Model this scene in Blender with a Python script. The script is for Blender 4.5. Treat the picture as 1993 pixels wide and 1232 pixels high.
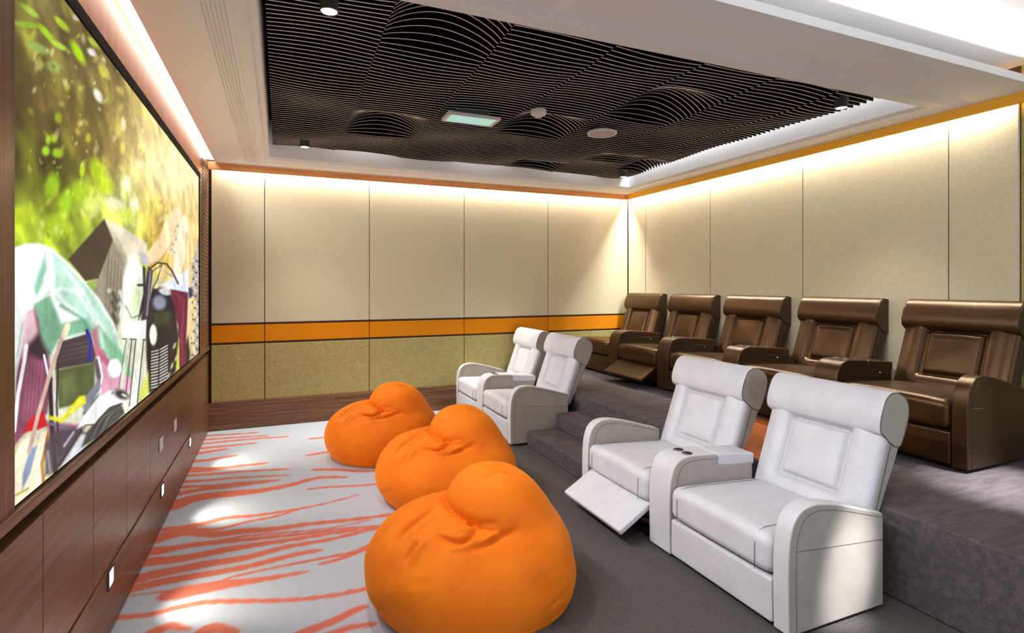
import bpy, bmesh, math, random
import numpy as np
from mathutils import Vector, Matrix

for o in list(bpy.data.objects):
    bpy.data.objects.remove(o, do_unlink=True)
scene = bpy.context.scene
COL = scene.collection
R = math.radians

# ------------------------------------------------------------------ camera
EYE = 1.6
YAW = R(23.05)
FPX = 1061.0
CX, HV = 996.5, 555.0
cam_d = bpy.data.cameras.new('camera')
cam_d.sensor_fit = 'HORIZONTAL'
cam_d.sensor_width = 36.0
cam_d.lens = FPX / 1993 * 36
cam_d.shift_y = -(616 - HV) / 1993
cam_d.clip_start = 0.05
cam = bpy.data.objects.new('camera', cam_d)
cam.location = (0, 0, EYE)
cam.rotation_euler = (R(90), 0, -YAW)
COL.objects.link(cam)
scene.camera = cam

# ------------------------------------------------------------------ world, exposure
world = bpy.data.worlds.new('world')
scene.world = world
world.use_nodes = True
bg = world.node_tree.nodes['Background']
bg.inputs[0].default_value = (0.86, 0.93, 1.0, 1)
bg.inputs[1].default_value = 1.35
vs = scene.view_settings
vs.view_transform = 'Standard'
vs.look = 'None'
vs.exposure = 0.12
vs.gamma = 1.0
vs.use_curve_mapping = False
try:
    scene.cycles.max_bounces = 8
    scene.cycles.diffuse_bounces = 5
    scene.cycles.sample_clamp_indirect = 6.0
    scene.cycles.use_denoising = True
except Exception:
    pass

# room (metres): screen wall x = XL, far wall y = YF, rear wall x = XR
XL, XR, YF, YN = -0.72, 4.78, 6.80, -1.6
ZS = 2.93          # soffit underside
PLAT = 0.45        # rear platform

def area_light(name, loc, rot, sx, sy, power, color=(1, 0.93, 0.8), parent=None, spread=None):
    l = bpy.data.lights.new(name, 'AREA')
    l.shape = 'RECTANGLE'; l.size = sx; l.size_y = sy; l.energy = power; l.color = color
    if spread: l.spread = spread
    o = bpy.data.objects.new(name, l); o.location = loc; o.rotation_euler = rot
    COL.objects.link(o)
    if parent: o.parent = parent
    return o

def spot_light(name, loc, target, angle, power, color=(1, 0.93, 0.82), blend=0.6, radius=0.04, parent=None):
    l = bpy.data.lights.new(name, 'SPOT')
    l.spot_size = R(angle); l.spot_blend = blend; l.energy = power; l.color = color
    l.shadow_soft_size = radius
    o = bpy.data.objects.new(name, l); o.location = loc
    d = Vector(target) - Vector(loc)
    o.rotation_euler = d.to_track_quat('-Z', 'Y').to_euler()
    COL.objects.link(o)
    if parent: o.parent = parent
    return o

WARM = (1, 0.96, 0.84)
area_light('cove_light_far', ((XL + 4.7) / 2, 6.765, 2.925), (0, 0, 0), 5.2, 0.03, 135, WARM)
area_light('cove_light_rear', (4.745, (2.12 + YF) / 2, 2.925), (0, 0, 0), 0.03, 4.6, 150, WARM)
area_light('cove_light_near', (2.4, 2.03, 3.02), (R(-100), 0, 0), 4.4, 0.05, 22, (1, 0.97, 0.93))
# downlights of the raised ceiling near the entrance
SPOTS_NEAR = [((4.1, 1.2, 3.08), (3.85, 1.70, 0.45), 22, 1300), ((1.2, 0.5, 3.08), (2.3, 2.4, 0.3), 60, 50), ((3.1, 0.1, 3.08), (2.50, 1.76, 0.24), 7.5, 1700)]
for p, t, a, e in SPOTS_NEAR:
    spot_light('entrance_spot', p, t, a, e, (0.96, 0.98, 1.0), 1.0)

# perimeter lighting in the ceiling recess and screen wall slot, plus an added fill
area_light('recess_light_right', (4.40, 4.45, 3.28), (0, R(10), 0), 0.03, 3.6, 16, (0.92, 0.96, 1.0))
area_light('recess_light_far', (2.15, 6.27, 3.28), (R(10), 0, 0), 4.2, 0.03, 12, (1, 0.98, 0.96))
area_light('slot_light_screen', (-0.675, 3.2, 2.962), (0, R(28), 0), 0.03, 7.0, 7, (1, 0.94, 0.84))
area_light('room_fill_light', (-0.665, 3.4, 2.922), (0, R(-52), 0), 0.04, 6.4, 52, (0.95, 0.97, 1.0), spread=R(88))  # added fill hung below the slot, brightens the chair fronts

# ------------------------------------------------------------------ object helpers
def tag(o, label=None, cat=None, group=None, kind=None):
    if label: o['label'] = label
    if cat: o['category'] = cat
    if group: o['group'] = group
    if kind: o['kind'] = kind
    return o

def empty(name, loc=(0, 0, 0), rz=0.0):
    o = bpy.data.objects.new(name, None)
    o.location = loc; o.rotation_euler = (0, 0, rz); o.empty_display_size = 0.1
    COL.objects.link(o)
    return o

def link(name, me, parent=None, loc=None):
    o = bpy.data.objects.new(name, me)
    COL.objects.link(o)
    if parent: o.parent = parent
    if loc: o.location = loc
    return o

class MB:
    """mesh builder collecting verts/faces"""
    def __init__(s): s.v = []; s.f = []; s.m = []
    def add(s, vs_, fs, mi=0):
        b = len(s.v); s.v += [tuple(p) for p in vs_]
        s.f += [tuple(i + b for i in f) for f in fs]; s.m += [mi] * len(fs); return s
    def box(s, x0, x1, y0, y1, z0, z1, mi=0):
        v = [(x0, y0, z0), (x1, y0, z0), (x1, y1, z0), (x0, y1, z0), (x0, y0, z1), (x1, y0, z1), (x1, y1, z1), (x0, y1, z1)]
        f = [(0, 3, 2, 1), (4, 5, 6, 7), (0, 1, 5, 4), (1, 2, 6, 5), (2, 3, 7, 6), (3, 0, 4, 7)]
        return s.add(v, f, mi)
    def prism_y(s, prof, y0, y1, mi=0, cap=None):
        """profile in (x,z), extruded along y"""
        n = len(prof)
        v = [(x, y0, z) for x, z in prof] + [(x, y1, z) for x, z in prof]
        s.add(v, [tuple(range(n)), tuple(reversed(range(n, 2 * n)))], mi if cap is None else cap)
        b = len(s.v) - 2 * n
        f = [(i + b, i + n + b, (i + 1) % n + n + b, (i + 1) % n + b) for i in range(n)]
        s.f += f; s.m += [mi] * n
        return s
    def cyl(s, c, r, h, seg=32, axis='z', mi=0, r2=None):
        r2 = r if r2 is None else r2
        v = []
        for k, (rr, t) in enumerate(((r, 0), (r2, h))):
            for i in range(seg):
                a = 2 * math.pi * i / seg
                p = [rr * math.cos(a), rr * math.sin(a), t]
                if axis == 'x': p = [p[2], p[0], p[1]]
                if axis == 'y': p = [p[0], p[2], p[1]]
                v.append((c[0] + p[0], c[1] + p[1], c[2] + p[2]))
        f = [tuple(reversed(range(seg))), tuple(range(seg, 2 * seg))]
        f += [(i, (i + 1) % seg, (i + 1) % seg + seg, i + seg) for i in range(seg)]
        return s.add(v, f, mi)
    def lathe(s, prof, c=(0, 0, 0), seg=40, mi=0):
        v = []; n = len(prof)
        for i in range(seg):
            a = 2 * math.pi * i / seg
            v += [(c[0] + r * math.cos(a), c[1] + r * math.sin(a), c[2] + z) for r, z in prof]
        f = []
        for i in range(seg):
            j = (i + 1) % seg
            for k in range(n - 1):
                f.append((i * n + k, j * n + k, j * n + k + 1, i * n + k + 1))
        return s.add(v, f, mi)
    def tube(s, pts, r, seg=6, closed=False, mi=0):
        pts = [Vector(p) for p in pts]; n = len(pts); v = []
        for i, p in enumerate(pts):
            if closed: t = pts[(i + 1) % n] - pts[i - 1]
            else: t = pts[min(i + 1, n - 1)] - pts[max(i - 1, 0)]
            t.normalize()
            a = Vector((0, 0, 1)) if abs(t.z) < 0.9 else Vector((1, 0, 0))
            u = t.cross(a).normalized(); w = t.cross(u)
            for k in range(seg):
                an = 2 * math.pi * k / seg
                v.append(p + u * (r * math.cos(an)) + w * (r * math.sin(an)))
        f = []
        for i in range(n if closed else n - 1):
            j = (i + 1) % n
            for k in range(seg):
                k2 = (k + 1) % seg
                f.append((i * seg + k, j * seg + k, j * seg + k2, i * seg + k2))
        if not closed:
            f += [tuple(range(seg)), tuple(reversed(range((n - 1) * seg, n * seg)))]
        return s.add(v, f, mi)
    def rbox(s, x0, x1, y0, y1, z0, z1, r, k=4, n=2, mi=0, deform=None):
        """rounded box; k rounding steps, n inner divisions per face; deform(P array)->P"""
        c = np.array([(x0 + x1) / 2, (y0 + y1) / 2, (z0 + z1) / 2]); h = np.array([(x1 - x0) / 2, (y1 - y0) / 2, (z1 - z0) / 2])
        r = min(r, *(h * 0.999))
        def coords(H):
            a = [-H + r * (1 - math.tan(math.pi / 4 * (1 - i / k))) for i in range(k)]
            inner = list(np.linspace(-H + r, H - r, n + 1))
            b = [-q for q in reversed(a)]
            return a + inner + b
        cs = [coords(q) for q in h]
        cs = [sorted(set(round(q, 7) for q in cc)) for cc in cs]
        vid = {}; V = []; F = []
        def gv(p):
            key = tuple(round(q, 6) for q in p)
            if key not in vid: vid[key] = len(V); V.append(p)
            return vid[key]
        for ax in range(3):
            a1, a2 = (ax + 1) % 3, (ax + 2) % 3
            for sg in (-1, 1):
                A, B = cs[a1], cs[a2]
                for i in range(len(A) - 1):
                    for j in range(len(B) - 1):
                        q = []
                        for (ii, jj) in ((i, j), (i + 1, j), (i + 1, j + 1), (i, j + 1)):
                            p = [0, 0, 0]; p[ax] = sg * h[ax]; p[a1] = A[ii]; p[a2] = B[jj]
                            q.append(gv(tuple(p)))
                        F.append(tuple(q) if sg > 0 else tuple(reversed(q)))
        P = np.array(V); Q = np.clip(P, -(h - r), h - r); D = P - Q
        L = np.linalg.norm(D, axis=1, keepdims=True); L[L == 0] = 1
        P = Q + D / L * r + c
        if deform: P = deform(P)
        return s.add(P.tolist(), F, mi)
    def mesh(s, name, mats, smooth=False):
        me = bpy.data.meshes.new(name)
        me.from_pydata(s.v, [], s.f)
        for m in (mats if isinstance(mats, (list, tuple)) else [mats]): me.materials.append(m)
        if len(set(s.m)) > 1: me.polygons.foreach_set('material_index', s.m)
        if smooth: me.polygons.foreach_set('use_smooth', [True] * len(me.polygons))
        bm = bmesh.new(); bm.from_mesh(me); bmesh.ops.recalc_face_normals(bm, faces=bm.faces); bm.to_mesh(me); bm.free()
        me.update()
        return me
    def build(s, name, mats, parent=None, smooth=False, bevel=0, seg=2, loc=None):
        o = link(name, s.mesh(name, mats, smooth or bevel > 0), parent, loc)
        if bevel: add_bevel(o, bevel, seg)
        return o

def add_bevel(o, w, seg=2):
    b = o.modifiers.new('bevel', 'BEVEL'); b.width = w; b.segments = seg; b.limit_method = 'ANGLE'; b.angle_limit = R(35)
    b.harden_normals = True
    return b

def catmull(pts, n=6, closed=False):
    out = []; m = len(pts)
    rng = range(m) if closed else range(m - 1)
    for i in rng:
        p0 = pts[(i - 1) % m] if closed or i > 0 else pts[0]
        p1 = pts[i]; p2 = pts[(i + 1) % m]
        p3 = pts[(i + 2) % m] if closed or i + 2 < m else pts[-1]
        for k in range(n):
            t = k / n
            out.append(tuple(0.5 * ((2 * b) + (-a + c) * t + (2 * a - 5 * b + 4 * c - d) * t * t + (-a + 3 * b - 3 * c + d) * t ** 3)
                             for a, b, c, d in zip(p0, p1, p2, p3)))
    if not closed: out.append(tuple(pts[-1]))
    return out

def on_plane_z(u, v, z):
    d = FPX * (EYE - z) / (v - HV); l = d * (u - CX) / FPX
    return d * math.sin(YAW) + l * math.cos(YAW), d * math.cos(YAW) - l * math.sin(YAW)

# ------------------------------------------------------------------ materials
def srgb(r, g, b):
    f = lambda c: (c / 255 / 12.92) if c / 255 <= 0.04045 else ((c / 255 + 0.055) / 1.055) ** 2.4
    return (f(r), f(g), f(b), 1)

class NT:
    def __init__(s, name):
        s.mat = bpy.data.materials.new(name); s.mat.use_nodes = True
        s.t = s.mat.node_tree; s.n = s.t.nodes; s.b = s.n['Principled BSDF']
    def node(s, typ, **kw):
        n = s.n.new(typ)
        for k, v in kw.items():
            if k.startswith('in_'): n.inputs[k[3:].replace('_', ' ')].default_value = v
            else: setattr(n, k, v)
        return n
    def l(s, a, b): s.t.links.new(a, b)
    def coords(s, scale=(1, 1, 1), rot=(0, 0, 0)):
        g = s.node('ShaderNodeNewGeometry'); m = s.node('ShaderNodeMapping')
        m.inputs['Scale'].default_value = scale; m.inputs['Rotation'].default_value = rot
        s.l(g.outputs['Position'], m.inputs[0]); return m.outputs[0]
    def noise(s, co, scale, detail=4, rough=0.5):
        n = s.node('ShaderNodeTexNoise'); s.l(co, n.inputs['Vector'])
        n.inputs['Scale'].default_value = scale; n.inputs['Detail'].default_value = detail; n.inputs['Roughness'].default_value = rough
        return n.outputs['Fac']
    def ramp(s, fac, stops):
        r = s.node('ShaderNodeValToRGB'); s.l(fac, r.inputs[0]); e = r.color_ramp.elements
        while len(e) < len(stops): e.new(0.5)
        for el, (p, c) in zip(e, stops): el.position = p; el.color = c
        return r.outputs[0]
    def mix(s, fac, a, b, mode='MIX'):
        m = s.node('ShaderNodeMix', data_type='RGBA', blend_type=mode)
        for i, x in ((0, fac), (6, a), (7, b)):
            if hasattr(x, 'links'): s.l(x, m.inputs[i])
            else: m.inputs[i].default_value = x
        return m.outputs[2]
    def bump(s, h, strength=0.3, dist=0.01):
        b = s.node('ShaderNodeBump'); b.inputs['Strength'].default_value = strength; b.inputs['Distance'].default_value = dist
        s.l(h, b.inputs['Height']); s.l(b.outputs[0], s.b.inputs['Normal'])
    def set(s, color=None, rough=0.6, spec=None, metal=0):
        if color is not None:
            if hasattr(color, 'links'): s.l(color, s.b.inputs['Base Color'])
            else: s.b.inputs['Base Color'].default_value = color
        s.b.inputs['Roughness'].default_value = rough; s.b.inputs['Metallic'].default_value = metal
        if spec is not None: s.b.inputs['Specular IOR Level'].default_value = spec
        return s.mat

def m_paint(name, c, rough=0.7):
    t = NT(name); co = t.coords()
    n = t.noise(co, 3.0, 3)
    d = tuple(x * 0.95 for x in c[:3]) + (1,)
    t.bump(t.noise(co, 180, 2), 0.04, 0.002)
    return t.set(t.mix(n, d, c), rough, 0.3)

def m_fabric(name, c1, c2, scale=1.0, bump=0.35):
    t = NT(name); co = t.coords()
    n1 = t.noise(co, 160 * scale, 3, 0.7); n2 = t.noise(co, 35 * scale, 4)
    f = t.mix(0.18, n1, n2)
    t.bump(n1, bump, 0.004)
    return t.set(t.ramp(f, [(0.35, c1), (0.65, c2)]), 0.9, 0.15)

def m_wood(name, cs, axis='z', scale=1.0, rough=0.35, spec=0.45):
    """grain runs along the given axis"""
    t = NT(name)
    sc = {'z': (38, 38, 0.8), 'y': (38, 0.8, 38), 'x': (0.8, 38, 38)}[axis]
    co = t.coords(tuple(q * scale for q in sc))
    n = t.noise(co, 1.0, 5, 0.6)
    sc2 = {'z': (160, 160, 3), 'y': (160, 3, 160), 'x': (3, 160, 160)}[axis]
    n2 = t.noise(t.coords(tuple(q * scale for q in sc2)), 1.0, 3, 0.6)
    base = t.ramp(n, [(0.30, cs[0]), (0.5, cs[1]), (0.70, cs[2])])
    col = t.mix(0.45, base, t.ramp(n2, [(0.35, cs[0]), (0.65, cs[2])]))
    t.bump(n2, 0.08, 0.002)
    return t.set(col, rough, spec)

def m_leather(name, c1, c2, rough=0.42, bump=0.25, spec=0.4):
    t = NT(name)
    g = t.node('ShaderNodeTexCoord'); 
    v = t.node('ShaderNodeTexVoronoi', feature='DISTANCE_TO_EDGE'); v.inputs['Scale'].default_value = 190
    t.l(g.outputs['Object'], v.inputs['Vector'])
    n = t.noise(g.outputs['Object'], 9, 3)
    t.bump(v.outputs['Distance'], bump, 0.003)
    return t.set(t.ramp(n, [(0.3, c1), (0.7, c2)]), rough, spec)

def m_plain(name, c, rough=0.5, spec=0.4, metal=0):
    t = NT(name); n = t.noise(t.coords(), 40, 2)
    d = tuple(x * 0.9 for x in c[:3]) + (1,)
    return t.set(t.mix(n, d, c), rough, spec, metal)

def m_emit(name, c, strength):
    t = NT(name); t.set((0, 0, 0, 1), 0.5)
    t.b.inputs['Emission Color'].default_value = c; t.b.inputs['Emission Strength'].default_value = strength
    return t.mat

M = {}
M['white'] = m_paint('ceiling_paint', srgb(244, 243, 244))
M['black'] = m_plain('black_felt', srgb(13, 12, 12), 0.9, 0.05)
M['slat_edge'] = m_plain('slat_edge_banding', srgb(240, 234, 230), 0.7, 0.2)
M['fab_up'] = m_fabric('cream_wall_fabric', srgb(196, 186, 158), srgb(216, 206, 178), 0.8, 0.25)
M['fab_low'] = m_fabric('olive_wall_fabric', srgb(150, 138, 84), srgb(192, 180, 124), 0.45, 0.4)
M['band'] = m_fabric('orange_wall_fabric', srgb(214, 128, 14), srgb(230, 148, 26), 1.0, 0.15)
M['groove'] = m_plain('dark_wood_groove', srgb(84, 54, 36), 0.6)
WD = (srgb(60, 40, 26), srgb(96, 65, 43), srgb(136, 96, 66))
M['wood_v'] = m_wood('walnut_vertical', WD, 'z')
M['wood_y'] = m_wood('walnut_along_wall', WD, 'y')
M['wood_x'] = m_wood('walnut_baseboard', (srgb(66, 42, 28), srgb(112, 76, 50), srgb(156, 112, 76)), 'x')
M['wood_o'] = m_wood('honey_wood', (srgb(170, 92, 38), srgb(206, 122, 58), srgb(228, 150, 86)), 'z', 1.2, 0.4)
M['wood_trim'] = m_wood('honey_trim', (srgb(196, 122, 66), srgb(226, 154, 92), srgb(240, 176, 116)), 'x', 1.0, 0.4)
M['glow_trim'] = m_wood('trim_painted_glow', (srgb(246, 166, 24), srgb(252, 186, 44), srgb(255, 204, 76)), 'y', 1.0, 0.4)  # LED glow on the rear trim put into its bright golden colour
M['wood_deck'] = m_wood('wood_deck', (srgb(120, 58, 26), srgb(176, 92, 44), srgb(206, 120, 62)), 'y', 0.9, 0.35)
M['seam'] = m_plain('dark_seam', srgb(40, 26, 18), 0.8, 0.1)
SPECT = (1.0, 0.62, 0.34, 1)
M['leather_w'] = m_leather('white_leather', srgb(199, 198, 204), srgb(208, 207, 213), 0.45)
M['leather_wshade'] = m_leather('shaded_white_leather', srgb(160, 152, 144), srgb(170, 162, 154), 0.5)  # white leather darkened, side shade put into the colour
M['pipe_w'] = m_plain('grey_piping', srgb(96, 88, 82), 0.6)
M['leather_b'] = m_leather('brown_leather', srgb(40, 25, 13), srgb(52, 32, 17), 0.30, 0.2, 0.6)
M['leather_bshade'] = m_leather('shaded_brown_leather', srgb(31, 22, 15), srgb(38, 27, 18), 0.42, 0.2, 0.5)  # darker copy of the brown leather with side shade painted in
for k_ in ('leather_b', 'leather_bshade'):
    M[k_].node_tree.nodes['Principled BSDF'].inputs['Specular Tint'].default_value = SPECT
    M[k_].node_tree.nodes['Principled BSDF'].inputs['Specular IOR Level'].default_value = 0.75
M['pipe_b'] = m_plain('dark_brown_piping', srgb(34, 24, 18), 0.5)
M['black_plastic'] = m_plain('black_plastic', srgb(20, 18, 18), 0.35)
M['chrome'] = m_plain('chrome', srgb(210, 210, 212), 0.2, 0.5, 1.0)
M['plate'] = m_plain('white_plastic', srgb(228, 224, 222), 0.4)
M['lens'] = m_emit('lamp_lens', (1, 0.97, 0.92, 1), 6)
M['foot_lens'] = m_emit('footlight_lens', (1, 0.93, 0.72, 1), 14)
M['led'] = m_emit('led_diffuser', (1, 0.97, 0.94, 1), 2.6)
M['panel_glass'] = m_emit('pale_green_diffuser', srgb(176, 222, 208), 0.8)
M['grille'] = m_plain('grey_grille', srgb(196, 184, 186), 0.6)
M['housing'] = m_plain('dark_grey_housing', srgb(70, 66, 64), 0.5)

def m_carpet_dark():
    t = NT('dark_grey_carpet'); co = t.coords()
    n1 = t.noise(co, 140, 4, 0.85); n2 = t.noise(t.coords((6, 30, 30)), 1.0, 3)
    c = t.ramp(n1, [(0.3, srgb(66, 59, 60)), (0.7, srgb(116, 107, 110))])
    c = t.mix(0.35, c, t.ramp(n2, [(0.42, srgb(62, 56, 58)), (0.6, srgb(104, 95, 98))]))
    t.bump(n1, 0.7, 0.008)
    return t.set(c, 0.95, 0.1)
M['carpet'] = m_carpet_dark()

def m_carpet_floor():
    t = NT('patterned_floor_carpet'); co = t.coords()
    n1 = t.noise(co, 150, 4, 0.85)
    dark = t.ramp(n1, [(0.36, srgb(52, 48, 47)), (0.64, srgb(112, 106, 103))])
    light = t.ramp(n1, [(0.3, srgb(162, 170, 184)), (0.7, srgb(202, 210, 224))])
    coral = t.ramp(n1, [(0.3, srgb(196, 100, 80)), (0.7, srgb(222, 130, 110))])
    a = t.node('ShaderNodeAttribute', attribute_name='pattern')
    sp = t.node('ShaderNodeSeparateColor'); t.l(a.outputs['Color'], sp.inputs[0])
    c = t.mix(sp.outputs[0], light, coral)
    c = t.mix(sp.outputs[1], c, dark)
    t.bump(n1, 0.6, 0.006)
    return t.set(c, 0.95, 0.1)
M['carpet_floor'] = m_carpet_floor()

def m_bean():
    t = NT('orange_beanbag_fabric')
    g = t.node('ShaderNodeTexCoord')
    n = t.noise(g.outputs['Object'], 5, 4); w = t.noise(g.outputs['Object'], 300, 2)
    t.bump(w, 0.15, 0.002)
    t.b.inputs['Sheen Weight'].default_value = 0.25
    t.b.inputs['Sheen Tint'].default_value = srgb(255, 190, 60)
    return t.set(t.ramp(n, [(0.3, srgb(222, 104, 4)), (0.7, srgb(234, 120, 8))]), 0.75, 0.25)
M['bean'] = m_bean()

# ------------------------------------------------------------------ 2-D painter used for the film picture and the carpet pattern
class Painter:
    """colours for a set of sample points given in a flat picture frame"""
    def __init__(s, U, V, ch=3):
        s.U = U; s.V = V; s.c = np.zeros((len(U), ch))
    def _apply(s, idx, a, col, op=1.0):
        a = (np.clip(a, 0, 1) * op)[:, None]
        s.c[idx] = s.c[idx] * (1 - a) + np.array(col)[None, :] * a
    def poly(s, pts, col, soft=1.2, op=1.0):
        P = np.array(pts, float); m = soft + 1
        idx = np.where((s.U > P[:, 0].min() - m) & (s.U < P[:, 0].max() + m) & (s.V > P[:, 1].min() - m) & (s.V < P[:, 1].max() + m))[0]
        if not len(idx): return
        x = s.U[idx]; y = s.V[idx]; ins = np.zeros(len(idx), bool); dist = np.full(len(idx), 1e9)
        for i in range(len(P)):
            x0, y0 = P[i]; x1, y1 = P[(i + 1) % len(P)]
            if y0 != y1:
                cond = ((y0 > y) != (y1 > y)) & (x < (x1 - x0) * (y - y0) / (y1 - y0) + x0); ins ^= cond
            dx, dy = x1 - x0, y1 - y0; L = dx * dx + dy * dy + 1e-9
            t = np.clip(((x - x0) * dx + (y - y0) * dy) / L, 0, 1)
            dist = np.minimum(dist, np.hypot(x - x0 - t * dx, y - y0 - t * dy))
        sd = np.where(ins, dist, -dist)
        s._apply(idx, 0.5 + sd / (2 * soft), col, op)
    def line(s, pts, w, col, soft=1.0, op=1.0, w2=None):
        P = np.array(pts, float); w2 = w if w2 is None else w2; m = max(w, w2) + soft
        idx = np.where((s.U > P[:, 0].min() - m) & (s.U < P[:, 0].max() + m) & (s.V > P[:, 1].min() - m) & (s.V < P[:, 1].max() + m))[0]
        if not len(idx): return
        x = s.U[idx]; y = s.V[idx]; best = np.full(len(idx), -1e9); n = len(P) - 1
        for i in range(n):
            x0, y0 = P[i]; x1, y1 = P[i + 1]; dx, dy = x1 - x0, y1 - y0; L = dx * dx + dy * dy + 1e-9
            t = np.clip(((x - x0) * dx + (y - y0) * dy) / L, 0, 1)
            ww = (w + (w2 - w) * (i + t) / n) / 2
            best = np.maximum(best, ww - np.hypot(x - x0 - t * dx, y - y0 - t * dy))
        s._apply(idx, 0.5 + best / (2 * soft), col, op)
    def ell(s, cx, cy, rx, ry, col, ang=0, soft=0.15, op=1.0):
        ca, sa = math.cos(R(ang)), math.sin(R(ang)); m = max(rx, ry) * 1.6
        idx = np.where((abs(s.U - cx) < m) & (abs(s.V - cy) < m))[0]
        if not len(idx): return
        x = s.U[idx] - cx; y = s.V[idx] - cy
        q = np.hypot((x * ca + y * sa) / rx, (-x * sa + y * ca) / ry)
        s._apply(idx, 0.5 + (1 - q) / (2 * soft), col, op)

def vnoise(x, y, seed=0):
    rs = np.random.RandomState(seed); T = rs.rand(256, 256)
    xi = np.floor(x).astype(int); yi = np.floor(y).astype(int); fx = x - xi; fy = y - yi
    fx = fx * fx * (3 - 2 * fx); fy = fy * fy * (3 - 2 * fy)
    g = lambda a, b: T[a % 256, b % 256]
    return (g(xi, yi) * (1 - fx) + g(xi + 1, yi) * fx) * (1 - fy) + (g(xi, yi + 1) * (1 - fx) + g(xi + 1, yi + 1) * fx) * fy

def grid_mesh(name, P, nu, nv, mat):
    """P: (nu*nv,3) points row-major in u then v"""
    me = bpy.data.meshes.new(name)
    i, j = np.meshgrid(np.arange(nu - 1), np.arange(nv - 1), indexing='ij')
    a = (i * nv + j).ravel(); q = np.stack([a, a + nv, a + nv + 1, a + 1], 1)
    me.vertices.add(len(P)); me.vertices.foreach_set('co', P.astype(np.float32).ravel())
    me.loops.add(q.size); me.loops.foreach_set('vertex_index', q.astype(np.int32).ravel())
    me.polygons.add(len(q)); me.polygons.foreach_set('loop_start', np.arange(0, q.size, 4, dtype=np.int32))
    me.update(calc_edges=True); me.validate()
    me.materials.append(mat)
    return me

def set_colors(me, name, c):
    at = me.color_attributes.new(name, 'FLOAT_COLOR', 'POINT')
    rgba = np.ones((len(c), 4), np.float32); rgba[:, :c.shape[1]] = c
    at.data.foreach_set('color', rgba.ravel())

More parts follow.
